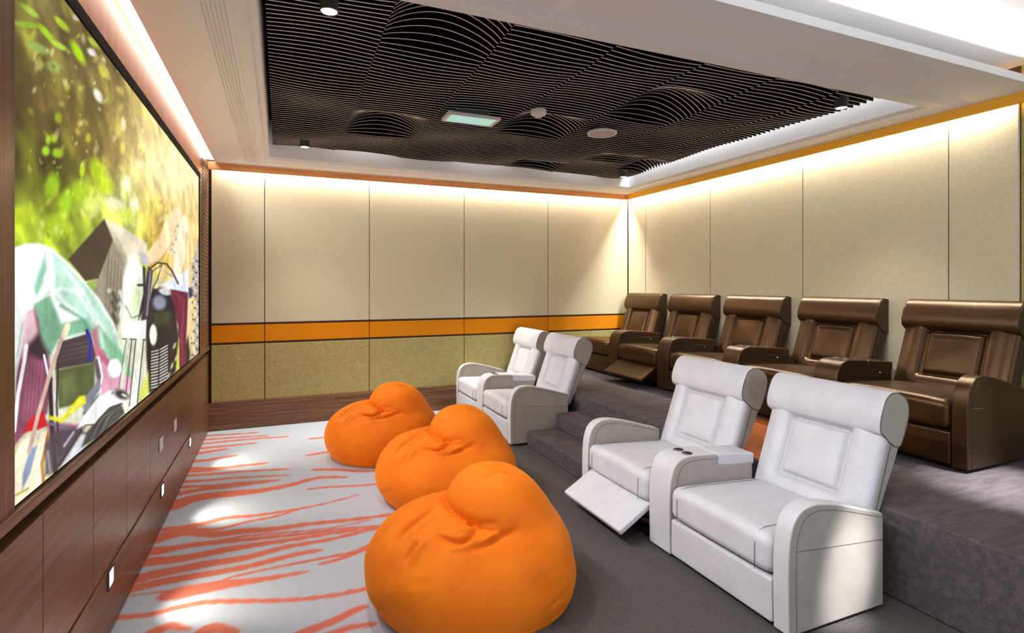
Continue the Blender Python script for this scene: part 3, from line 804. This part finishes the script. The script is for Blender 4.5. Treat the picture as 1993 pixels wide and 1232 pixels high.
    H = SZ1 - SZ0; hy = ym - SY0
    b = MB(); b.box(-0.04, 0.006, -hy, hy + 0.055, H, H + 0.052)
    b.box(-0.04, 0.006, hy, hy + 0.022, -0.008, H)
    b.build('frame', M['screen_frame'], s)
    MB().box(-0.04, -0.008, -hy, hy, -0.008, H).build('back_panel', M['screen_frame'], s)
SCREEN_GAIN = 1.08
M['screen_frame'] = m_plain('black_velvet_frame', srgb(38, 30, 32), 0.8, 0.1)
build_screen()


# ================================================================== SLATTED CEILING
SEAMS = [-0.07, 0.56, 1.23, 1.90, 2.57, 3.24, 3.90, 4.33]
DOMES = [(1, 2.96, 0.46, 0.12), (1, 5.08, 0.40, 0.14), (3, 4.55, 0.34, 0.13), (4, 3.66, 0.40, 0.13), (4, 5.98, 0.22, 0.09),
         (6, 5.55, 0.30, 0.10), (5, 5.3, 0.22, 0.05)]
def slat_z(col, x, y):
    a, c = SEAMS[col], SEAMS[col + 1]
    t = (x - a) / (c - a)
    z = 3.07 + 0.018 * math.sin(1.9 * x + 1.3 * math.sin(2.1 * y)) * math.sin(2.3 * y + 0.8 * x) + 0.012 * math.sin(math.pi * t) * math.sin(4.1 * y + col * 1.7)
    for k, cy, hw, A in DOMES:
        if k == col:
            s_ = (y - cy) / hw
            if abs(s_) < 1: z += A * math.sin(math.pi * min(max(t, 0), 1)) ** 0.8 * math.cos(math.pi / 2 * s_) ** 1.2
    return z
sc_ = empty('slatted_ceiling', ((OX0 + OX1) / 2, (OY0 + OY1) / 2, 3.1))
tag(sc_, 'black wavy slatted baffle ceiling hung in the white ceiling recess', 'slatted ceiling')
pitch = 0.055
for col in range(7):
    b = MB(); a, c = SEAMS[col], SEAMS[col + 1]
    n = 14
    y = OY0 + 0.05 + (pitch * 0.5 if col % 2 else 0)
    while y < OY1 - 0.03:
        V = []; F = []; mi = []
        for i in range(n + 1):
            x = a + (c - a) * i / n
            z = slat_z(col, x, y)
            V += [(x, y - 0.0044, z), (x, y + 0.0044, z), (x, y - 0.0044, 3.30), (x, y + 0.0044, 3.30)]
        for i in range(n):
            p, q = i * 4, i * 4 + 4
            b_ = [(p, p + 1, q + 1, q)]
            F += [(p + 0, q + 0, q + 2, p + 2), (p + 1, p + 3, q + 3, q + 1), (p + 2, q + 2, q + 3, p + 3)]
            mi += b_
        F += [(0, 2, 3, 1), (n * 4, n * 4 + 1, n * 4 + 3, n * 4 + 2)]
        base = len(b.v)
        b.add(V, F, 0)
        b.f += [tuple(i + base for i in f) for f in mi]; b.m += [1] * len(mi)
        y += pitch
    cxm, cym, czm = sc_.location
    b.v = [(x - cxm, y_ - cym, z - czm) for x, y_, z in b.v]
    b.build('slat_panel', [M['black'], M['slat_edge']], sc_)

# ---- fittings among the slats
where = [((0.23, 2.92), 'round ceiling downlight nearest the camera, above the screen side', 85, 75), ((0.23, 5.88), 'small round ceiling downlight in the far left corner of the slats', 85, 70),
         ((4.06, 2.93), 'round ceiling downlight at the near right corner of the slats', 75, 55), ((4.07, 5.90), 'small round ceiling downlight in the far right corner of the slats', 70, 45)]
for (x, y), lab, ang, pw in where:
    t = empty('ceiling_downlight', (x, y, 2.99)); tag(t, lab, 'downlight', 'ceiling downlights')
    b = MB().lathe([(0.030, 0.012), (0.044, 0.0), (0.047, 0.004), (0.047, 0.10), (0.0, 0.10)], seg=32)
    b.build('housing', M['housing'], t, smooth=False)
    MB().lathe([(0.0, 0.008), (0.040, 0.004), (0.041, 0.012)], seg=32).build('lens', M['lens'], t)
    MB().cyl((0, 0, 0.10), 0.008, 0.16, 10).build('stem', M['housing'], t)
    spot_light('lamp', (0, 0, -0.01), (0, 0, -1), ang, pw, (1, 0.95, 0.88), 0.7, 0.05, t)
t = empty('smoke_detector', (1.97, 4.07, 2.99)); tag(t, 'white round smoke detector hanging between the ceiling slats', 'smoke detector')
MB().lathe([(0.0, 0.0), (0.030, 0.002), (0.036, 0.016), (0.058, 0.020), (0.066, 0.032), (0.066, 0.058), (0.060, 0.062), (0.0, 0.062)], seg=36).build('body', M['plate'], t, smooth=False)
MB().lathe([(0.0, -0.004), (0.012, -0.003), (0.014, 0.002)], seg=16).build('sensor', M['grille'], t)
MB().cyl((0, 0, 0.062), 0.02, 0.18, 12).build('mount', M['housing'], t)
t = empty('ceiling_speaker', (2.77, 4.36, 3.015)); tag(t, 'flat round grey ceiling speaker among the black slats', 'speaker')
MB().lathe([(0.122, 0.004), (0.124, -0.004), (0.136, -0.004), (0.138, 0.012), (0.122, 0.02)], seg=48).build('rim', M['plate'], t)
MB().lathe([(0.0, -0.003), (0.123, -0.001), (0.123, 0.02), (0.0, 0.06)], seg=48).build('grille', M['grille'], t)
MB().cyl((0, 0, 0.03), 0.05, 0.24, 16).build('mount', M['housing'], t)
t = empty('ceiling_light_panel', (1.50, 4.42, 3.01)); tag(t, 'pale green rectangular light panel set among the black slats', 'light panel')
MB().box(-0.20, 0.20, -0.095, 0.095, -0.004, 0.004).build('diffuser', M['panel_glass'], t)
b = MB(); b.box(-0.23, -0.20, -0.11, 0.11, -0.006, 0.02).box(0.20, 0.23, -0.11, 0.11, -0.006, 0.02).box(-0.20, 0.20, -0.11, -0.095, -0.006, 0.02).box(-0.20, 0.20, 0.095, 0.11, -0.006, 0.02)
b.build('frame', M['plate'], t, bevel=0.002)
MB().box(-0.15, 0.15, -0.06, 0.06, 0.004, 0.24).build('mount', M['housing'], t)

# ---- fittings on the screen wall
for y, z, lab in ((3.02, 0.262, 'glowing foot light in the screen wall baseboard, nearest the camera'), (4.21, 0.25, 'glowing foot light in the screen wall baseboard, middle of three'),
                  (5.40, 0.25, 'glowing foot light in the screen wall baseboard, nearest the far wall')):
    t = empty('foot_light', (XL + 0.004, y, z)); tag(t, lab, 'foot light', 'foot lights along the screen wall')
    b = MB(); b.box(0, 0.006, -0.045, -0.034, -0.045, 0.045).box(0, 0.006, 0.034, 0.045, -0.045, 0.045).box(0, 0.006, -0.034, 0.034, 0.034, 0.045).box(0, 0.006, -0.034, 0.034, -0.045, -0.034)
    b.build('frame', M['housing'], t)
    MB().box(0.0005, 0.003, -0.034, 0.034, -0.034, 0.034).build('lens', M['foot_lens'], t)
    spot_light('lamp', (0.02, 0, 0.0), (0.92, 0.30, -0.30), 88, 26, (1, 0.9, 0.72), 0.8, 0.03, t)
for y, lab in ((4.19, 'white square wall plate on the wooden screen wall, nearer the camera'), (4.71, 'white square wall plate on the wooden screen wall, nearer the far wall')):
    t = empty('wall_plate', (XL - 0.001, y, 0.56)); tag(t, lab, 'wall plate', 'white wall plates')
    MB().box(0, 0.008, -0.043, 0.043, -0.043, 0.043).build('plate', M['plate'], t, bevel=0.002)
    MB().box(0.008, 0.0095, -0.028, 0.028, -0.028, 0.028).build('insert', M['plate'], t)

# ================================================================== RECLINERS
TH = R(20)
def tilt(n, t):      # forward distance n, distance t up the back -> local x,z
    return (0.645 + t * math.sin(TH) - n * math.cos(TH), 0.33 + t * math.cos(TH) + n * math.sin(TH))
CACHE = {}
def cpart(name, key, make, parent, bevel=0, seg=2):
    if key not in CACHE: CACHE[key] = make()
    o = link(name, CACHE[key], parent)
    if bevel: add_bevel(o, bevel, seg)
    return o

ARM = catmull([(0.0, 0.02), (-0.004, 0.28), (0.004, 0.43), (0.03, 0.52), (0.075, 0.567), (0.13, 0.585), (0.20, 0.585), (0.32, 0.563), (0.46, 0.525), (0.58, 0.49), (0.64, 0.474)], 5) + [(0.645, 0.46), (0.645, 0.02)]
CON = catmull([(0.0, 0.02), (-0.004, 0.28), (0.004, 0.43), (0.03, 0.52), (0.075, 0.563), (0.13, 0.578), (0.20, 0.578), (0.36, 0.568)], 5) + [(0.362, 0.50), (0.645, 0.49), (0.645, 0.02)]

def set_mats(kind):
    return (M['leather_w'], M['leather_wshade'], M['pipe_w']) if kind == 'w' else (M['leather_b'], M['leather_bshade'], M['pipe_b'])

def back_cushion(w, lm):
    def deform(P):
        # P: x = forward n, y = across, z = t
        s = (P[:, 1] - w / 2) / (w / 2); t = P[:, 2] / 0.56; front = np.clip((P[:, 0] + 0.01) / 0.03, 0, 1)
        hx = 0.50 + 0.0 * t; dx = np.abs(s) - hx; ty = (t - 0.56)
        dz = np.abs(ty) - 0.29 - 0.03 * (1 - s * s * 2) * (ty > 0)
        ax, az = dx * (w / 2), dz * 0.56
        d = np.where((ax > 0) & (az > 0), np.hypot(ax, az), np.maximum(ax, az))
        crease = -0.034 * np.exp(-(d / 0.013) ** 2)
        outer = np.where(d > 0, 0.022 * np.sin(np.clip(d / 0.14, 0, 1) * math.pi), 0)
        inner = np.where(d < 0, 0.020 * (1 - np.exp(d / 0.07)), 0)
        # tufts running out from the panel corners
        cor = np.exp(-((np.abs(s) - 0.50 - (t - 0.85) * 0.5) * w / 2 / 0.012) ** 2) * (t > 0.85) * (-0.014)
        P = P.copy(); P[:, 0] += (crease + outer + inner + cor) * front
        x = 0.645 + P[:, 2] * math.sin(TH) - P[:, 0] * math.cos(TH); z = 0.33 + P[:, 2] * math.cos(TH) + P[:, 0] * math.sin(TH)
        return np.stack([x, P[:, 1], z], 1)
    b = MB(); b.rbox(-0.05, 0.035, 0.004, w - 0.004, 0.0, 0.56, 0.04, k=4, n=56, deform=deform)
    return b.mesh('backrest', lm, True)

HEADP = catmull([(0.028, 0.500), (0.062, 0.515), (0.082, 0.56), (0.086, 0.62), (0.078, 0.69), (0.045, 0.735), (-0.01, 0.752), (-0.07, 0.745), (-0.115, 0.71),
                 (-0.135, 0.65), (-0.135, 0.56), (-0.125, 0.49), (-0.09, 0.47), (-0.03, 0.478)], 5, True)
def make_recliner(kind, w, loc, label, group, far_arm=False, near_arm=False, open_rest=False):
    lm, sm, pm = set_mats(kind)
    t = empty('recliner', loc); tag(t, label, 'recliner', group)
    K = (kind, round(w, 3))
    def seat():
        def df(P):
            s = (P[:, 1] - w / 2) / (w / 2); x = (P[:, 0] + 0.015) / 0.68
            top = np.clip((P[:, 2] - 0.33) / 0.08, 0, 1); P = P.copy()
            P[:, 2] += top * (0.018 * (1 - s ** 4) - 0.035 * np.clip(x, 0, 1) ** 1.3)
            fr = np.clip((0.06 - P[:, 0]) / 0.07, 0, 1); P[:, 0] -= fr * 0.012 * (1 - s ** 4)
            return P
        return MB().rbox(-0.012, 0.68, 0.004, w - 0.004, 0.245, 0.425, 0.05, k=5, n=12, deform=df).mesh('seat_cushion', lm, True)
    o = cpart('seat_cushion', ('seat',) + K, seat, t)
    def seam():
        b = MB()
        for y in (yy,):
            b.tube([(-0.0225, y, 0.25), (-0.0245, y, 0.33), (-0.022, y, 0.375), (-0.010, y, 0.408), (0.010, y, 0.430), (0.045, y, 0.440), (0.15, y, 0.4375), (0.35, y, 0.4255), (0.58, y, 0.4115)], 0.0016, 5)
        return b.mesh('seam', pm, True)
    for yy in (0.085, w - 0.085):
        cpart('seam', ('seam', yy) + K, seam, o)
    cpart('backrest', ('back',) + K, lambda: back_cushion(w, lm), t)
    def shell():
        pr = [tilt(-0.03, 0.03), tilt(-0.03, 0.53), tilt(-0.125, 0.52), tilt(-0.115, 0.40), tilt(-0.085, 0.16), tilt(-0.07, 0.03)]
        return MB().prism_y(pr, 0.006, w - 0.006).mesh('back_shell', sm, True)
    sh = cpart('back_shell', ('shell',) + K, shell, t, 0.012, 3)
    def edge():
        b = MB()
        for y in (yy,):
            b.tube([(p[0], y, p[1]) for p in (tilt(-0.045, 0.02 + 0.05 * k) for k in range(10))], 0.0035, 6)
        return b.mesh('piping', pm, True)
    for yy in (0.005, w - 0.005):
        cpart('piping', ('edge', yy) + K, edge, sh)
    def head():
        return MB().prism_y([tilt(n, tt) for n, tt in HEADP], 0.0, w, 0, 1).mesh('headrest', [lm, sm], True)
    hd = cpart('headrest', ('head',) + K, head, t, 0.014, 4)
    def hpipe():
        b = MB()
        cx_, cz_ = -0.03, 0.61
        for y in (yy,):
            pts = [tilt(cx_ + (n - cx_) * 0.955, cz_ + (tt - cz_) * 0.955) for n, tt in HEADP]
            b.tube([(p[0], y, p[1]) for p in pts], 0.003, 6, True)
        return b.mesh('piping', pm, True)
    for yy in (0.0015, w - 0.0015):
        cpart('piping', ('hpipe', yy) + K, hpipe, hd)
    if open_rest:
        cpart('base', ('baseo',) + K, lambda: MB().box(0.14, 0.645, 0.02, w - 0.02, 0.02, 0.243).mesh('base', sm), t, 0.008)
        def rest():
            hx, hz, ex, ez = 0.035, 0.235, -0.205, 0.095
            L = math.hypot(ex - hx, ez - hz); ux, uz = (ex - hx) / L, (ez - hz) / L; nx, nz = uz, -ux
            if nz < 0: nx, nz = -nx, -nz
            def df(P):
                q = P.copy(); q[:, 0] = hx + ux * P[:, 0] + nx * P[:, 2]; q[:, 2] = hz + uz * P[:, 0] + nz * P[:, 2]; return q
            return MB().rbox(0.0, L, 0.012, w - 0.012, -0.02, 0.02, 0.012, k=3, n=6, deform=df).mesh('footrest', lm, True)
        fr = cpart('footrest', ('rest',) + K, rest, t)
        def mech():
            b = MB()
            for y in (yy,):
                b.tube([(-0.12, y, 0.12), (0.03, y, 0.13), (0.15, y, 0.09)], 0.008, 6)
            return b.mesh('linkage', M['black_plastic'], True)
        for yy in (0.09, w - 0.09):
            cpart('linkage', ('mech', yy) + K, mech, fr)
    else:
        cpart('base', ('base',) + K, lambda: MB().box(0.055, 0.645, 0.01, w - 0.01, 0.02, 0.243).mesh('base', sm), t, 0.008)
        cpart('footrest', ('front',) + K, lambda: MB().rbox(-0.004, 0.052, 0.005, w - 0.005, 0.03, 0.236, 0.014, k=3, n=6).mesh('footrest', lm, True), t)
    for flag, y0 in ((near_arm, -0.09), (far_arm, w)):
        if not flag: continue
        key = (kind, 'arm', y0)
        ar = cpart('armrest', key, lambda: MB().prism_y(ARM, y0 + 0.001, y0 + 0.089, 0, 1).mesh('armrest', [lm, sm], True), t, 0.010, 3)
        def ap():
            b = MB()
            for y in (yy,):
                inset = catmull([(0.045, 0.03), (0.042, 0.28), (0.048, 0.42), (0.072, 0.50), (0.11, 0.542), (0.17, 0.557), (0.25, 0.553), (0.36, 0.530), (0.5, 0.492), (0.636, 0.455)], 4)
                b.tube([(x, y, z) for x, z in inset] if kk else [(0.046, y, 0.395), (0.64, y, 0.345)], 0.0014, 5)
            return b.mesh('piping', pm, True)
        for yy in (y0 + 0.0005, y0 + 0.0895):
            for kk in (0, 1):
                cpart('piping', key + ('p', yy, kk), ap, ar)
    cpart('foot_rail', ('rail',) + K, lambda: MB().box(0.06, 0.60, 0.03, w - 0.03, 0.0, 0.0195).mesh('foot_rail', M['black_plastic']), t)
    return t

def make_console(kind, loc, label, group):
    lm, sm, pm = set_mats(kind); wc = 0.20
    t = empty('console', loc); tag(t, label, 'console', group)
    bd = cpart('body', (kind, 'conb'), lambda: MB().prism_y(CON, 0.001, wc - 0.001, 0, 1).mesh('body', [lm, sm], True), t, 0.010, 3)
    def lid():
        def df(P):
            q = P.copy(); q[:, 2] -= (P[:, 0] - 0.366) * 0.09; return q
        return MB().rbox(0.367, 0.66, 0.003, wc - 0.003, 0.497, 0.566, 0.010, k=3, n=2, deform=df).mesh('lid', lm, True)
    cpart('lid', (kind, 'conl'), lid, t)
    def pip():
        b = MB()
        for y in (yy,):
            inset = catmull([(0.042, 0.28), (0.048, 0.42), (0.072, 0.50), (0.11, 0.538), (0.17, 0.550), (0.25, 0.549), (0.355, 0.54)], 4)
            b.tube([(x, y, z) for x, z in inset], 0.0013, 5)
        return b.mesh('piping', pm, True)
    for yy in (0.0005, wc - 0.0005):
        cpart('piping', (kind, 'conp', yy), pip, bd)
    for y in (0.060, 0.140):
        key = (kind, 'cup', y)
        cpart('cup_holder', key, lambda: MB().lathe([(0.0, 0.5795), (0.026, 0.5795), (0.027, 0.582), (0.031, 0.582), (0.033, 0.576)], (0.175, y, 0), 28).mesh('cup_holder', M['black_plastic'], True), t)
    if kind == 'b':
        cpart('release_button', ('btn',), lambda: MB().lathe([(0.0, 0.006), (0.006, 0.005), (0.008, 0.0)], (0, 0, 0), 16).mesh('release_button', M['chrome'], True), t)
        btn = t.children[-1]; btn.location = (0.50, 0.001, 0.462); btn.rotation_euler = (R(90), 0, 0)
    return t

FXW = 2.10
def white_pair(y0, where, opened):
    w = 0.72; g = 'white leather recliners on the carpet'
    make_recliner('w', w, (FXW, y0 + 0.09, 0), f'white leather recliner of the {where} white pair, seat nearer the camera', g, near_arm=True)
    make_console('w', (FXW, y0 + 0.81, 0), f'white leather console with two black cup holders inside the {where} white pair', 'white recliner consoles')
    extra = ', footrest swung out' if opened else ' and beside the far wall'
    make_recliner('w', w, (FXW, y0 + 1.01, 0), f'white leather recliner of the {where} white pair, far seat{extra}', g, far_arm=True, open_rest=opened)
white_pair(1.76, 'near', True)
white_pair(4.965, 'far', False)

FXB = 3.84; WB = 0.76; PB = 0.96; YB = 2.05
names = ['nearest the camera, end of the rear row', 'second from the camera in the rear row', 'middle one of the rear row', 'second from the far wall in the rear row, footrest out', 'at the far wall end of the rear row']
for i in range(5):
    make_recliner('b', WB, (FXB, YB + i * PB, PLAT), 'brown leather recliner ' + names[i], 'brown leather recliners on the platform', near_arm=(i == 0), far_arm=False, open_rest=(i == 3))
cn = ['between the two brown recliners nearest the camera', 'between the second and middle brown recliners, counted from the camera', 'between the middle brown recliner and the one with its footrest out', 'between the two brown recliners nearest the far wall']
for i in range(4):
    make_console('b', (FXB, YB + i * PB + WB, PLAT), 'brown leather console ' + cn[i], 'brown recliner consoles')

# ================================================================== BEAN BAGS
def sd_ell(P, c, r, ry=0.0):
    c = np.array(c); r = np.array(r); Q = P - c
    if ry:
        ca, sa = math.cos(ry), math.sin(ry)
        Q = np.stack([Q[:, 0] * ca - Q[:, 2] * sa, Q[:, 1], Q[:, 0] * sa + Q[:, 2] * ca], 1)
    k0 = np.linalg.norm(Q / r, axis=1); k1 = np.linalg.norm(Q / (r * r), axis=1) + 1e-9
    return k0 * (k0 - 1) / k1
def smin(a, b_, k):
    h = np.clip(0.5 + 0.5 * (b_ - a) / k, 0, 1)
    return b_ * (1 - h) + a * h - k * h * (1 - h)
BB = ((-0.02, 0, 0.17), (0.51, 0.50, 0.355), R(10)); BH = ((0.10, -0.04, 0.49), (0.235, 0.25, 0.22), R(-10))
def bean_f(P):
    B = sd_ell(P, *BB)
    Rr = sd_ell(P, (0.24, 0, 0.21), (0.29, 0.40, 0.37), R(-12))
    H = sd_ell(P, *BH)
    f = smin(smin(B, Rr, 0.14), smin(H, Rr, 0.16), 0.005)
    return np.maximum(f, -P[:, 2])
BEAN_AT = (0.90, 2.68)
def bean_pt(u, v):
    """point of the front bag's cloth seen at a photo position (used to trace its folds)"""
    l = (u - CX) / FPX; zz = (HV - v) / FPX / 0.95
    d = np.array([math.sin(YAW) + l * math.cos(YAW), math.cos(YAW) - l * math.sin(YAW), zz]); d /= np.linalg.norm(d)
    o = np.array([-BEAN_AT[0], -BEAN_AT[1], EYE / 0.95])
    tt = np.linspace(1.5, 4.5, 1500); Q = o + tt[:, None] * d; f = bean_f(Q)
    return Q[int(np.argmax(f < 0))] if (f < 0).any() else Q[int(np.argmin(f))]
FOLDS_PX = [
    ([(764, 1060), (775, 1040), (792, 1018)], 0.016, -0.030), ([(752, 1050), (770, 1020), (800, 1000)], 0.018, 0.012),
    ([(848, 984), (820, 1002), (790, 1026), (774, 1046)], 0.018, -0.026), ([(845, 1004), (815, 1026), (800, 1046)], 0.016, 0.014),
    ([(790, 1098), (802, 1075), (818, 1056)], 0.012, -0.020), ([(806, 1096), (820, 1070), (840, 1052)], 0.016, 0.014),
    ([(852, 1046), (870, 1052), (894, 1056), (914, 1046), (930, 1030)], 0.014, -0.034), ([(880, 1066), (905, 1064), (935, 1046)], 0.012, 0.012),
    ([(890, 1022), (925, 1014), (968, 1016)], 0.010, -0.014), ([(886, 1034), (912, 1030), (930, 1022)], 0.010, 0.010),
    ([(918, 1074), (945, 1062), (975, 1046), (1004, 1030)], 0.014, -0.018), ([(935, 1056), (970, 1036)], 0.012, 0.012),
    ([(890, 998), (915, 990), (926, 984)], 0.008, -0.008), ([(926, 936), (950, 926), (972, 914)], 0.008, -0.010),
    ([(960, 922), (990, 918), (1020, 932)], 0.010, -0.010), ([(975, 916), (1000, 926), (1030, 950)], 0.008, -0.008),
    ([(700, 1180), (760, 1186)], 0.012, -0.005), ([(800, 1140), (850, 1134)], 0.012, -0.004), ([(1060, 1190), (1100, 1150)], 0.012, -0.006),
]
FOLDS = [([bean_pt(u, v) for u, v in catmull(p, 3)], w, A) for p, w, A in FOLDS_PX]
# folds on the side turned away
FOLDS += [([np.array([-0.12, 0.12, 0.50]), np.array([-0.34, 0.18, 0.36])], 0.02, -0.02), ([np.array([-0.1, 0.26, 0.44]), np.array([-0.28, 0.34, 0.28])], 0.02, -0.016),
          ([np.array([0.0, 0.30, 0.42]), np.array([0.22, 0.36, 0.40])], 0.018, -0.014)]
def make_bean(seed):
    rs = random.Random(seed)
    nu, nv = 260, 150
    c0 = np.array([0.03, 0, 0.20])
    th = np.linspace(0, 2 * math.pi, nu, endpoint=False); ph = np.linspace(0.001, math.pi - 0.001, nv)
    T, Ph = np.meshgrid(th, ph, indexing='ij')
    D = np.stack([np.sin(Ph) * np.cos(T), np.sin(Ph) * np.sin(T), np.cos(Ph)], -1).reshape(-1, 3)
    lo = np.zeros(len(D)); hi = np.full(len(D), 0.95)
    t = np.full(len(D), 0.0); done = np.zeros(len(D), bool)
    prev = np.full(len(D), 0.95)
    for s in np.linspace(0.95, 0.02, 94):
        f = bean_f(c0 + D * s)
        hit = (f < 0) & ~done
        lo[hit] = s; hi[hit] = prev[hit]; done |= hit
        prev[~done] = s
    for _ in range(16):
        m = (lo + hi) / 2; f = bean_f(c0 + D * m[:, None]); neg = f < 0
        lo = np.where(neg, m, lo); hi = np.where(neg, hi, m)
    P = c0 + D * lo[:, None]
    # folds and slack cloth
    disp = np.zeros(len(P))
    for pts_, w, A in FOLDS:
        off = np.array([rs.uniform(-0.008, 0.008) for _ in range(3)]); best = np.full(len(P), 1e9); par = np.zeros(len(P)); m_ = len(pts_) - 1
        for i in range(m_):
            p0 = pts_[i] + off; p1 = pts_[i + 1] + off; d = p1 - p0; L = d @ d + 1e-9
            tt = np.clip(((P - p0) @ d) / L, 0, 1); dist = np.linalg.norm(P - (p0 + tt[:, None] * d), axis=1)
            nb = dist < best; best[nb] = dist[nb]; par[nb] = ((i + tt) / m_)[nb]
        disp += 1.5 * A * np.exp(-(best / w) ** 2) * np.sin(np.clip(par, 0.04, 0.96) * math.pi) ** 0.5
    ang = np.arctan2(P[:, 1], P[:, 0])
    disp += (vnoise(P[:, 0] * 6 + 20 + seed, P[:, 2] * 9 + 20 + P[:, 1] * 5, seed) - 0.5) * 0.010 * (P[:, 2] > 0.02)
    # crease pull where hood meets the seat
    Bd = sd_ell(P, *BB); Hd = sd_ell(P, *BH)
    cr = np.exp(-((np.abs(Bd) + np.abs(Hd)) / 0.020) ** 2)
    disp += -0.030 * cr + 0.006 * cr * np.sin(ang * 34)
    P = P + D * disp[:, None]
    P[:, 2] = np.maximum(P[:, 2], 0.0)
    V = P.tolist(); F = []
    for i in range(nu):
        j = (i + 1) % nu
        for k in range(nv - 1):
            F.append((i * nv + k, j * nv + k, j * nv + k + 1, i * nv + k + 1))
    b = MB(); b.add(V, F)
    return b, P
BEANS = [((0.90, 5.28), 1.0, 0, 'orange bean bag chair farthest from the camera, by the far wall', 3),
         ((1.17, 4.06), 1.0, 0, 'orange bean bag chair in the middle of the three', 7),
         ((0.90, 2.68), 1.0, 0, 'large orange bean bag chair nearest the camera', 11)]
for (x, y), sc, rz, lab, seed in BEANS:
    t = empty('bean_bag', (x, y, 0.001), R(rz)); tag(t, lab, 'bean bag', 'orange bean bags')
    b, P = make_bean(seed)
    o = b.build('cushion_body', M['bean'], t, smooth=True)
    t.scale = (sc, sc, sc * 0.95)
    # stitched base seam
    pts = []
    for k in range(72):
        a = 2 * math.pi * k / 72
        d = np.array([math.cos(a), math.sin(a)])
        rr = np.linspace(0.8, 0.1, 141)
        Q = np.stack([0.03 + d[0] * rr, d[1] * rr, np.full_like(rr, 0.035)], 1)
        f = bean_f(Q); i = int(np.argmax(f < 0)); pts.append((Q[i, 0], Q[i, 1], 0.035))
    MB().tube(pts, 0.004, 6, True).build('base_seam', M['bean'], t, smooth=True)
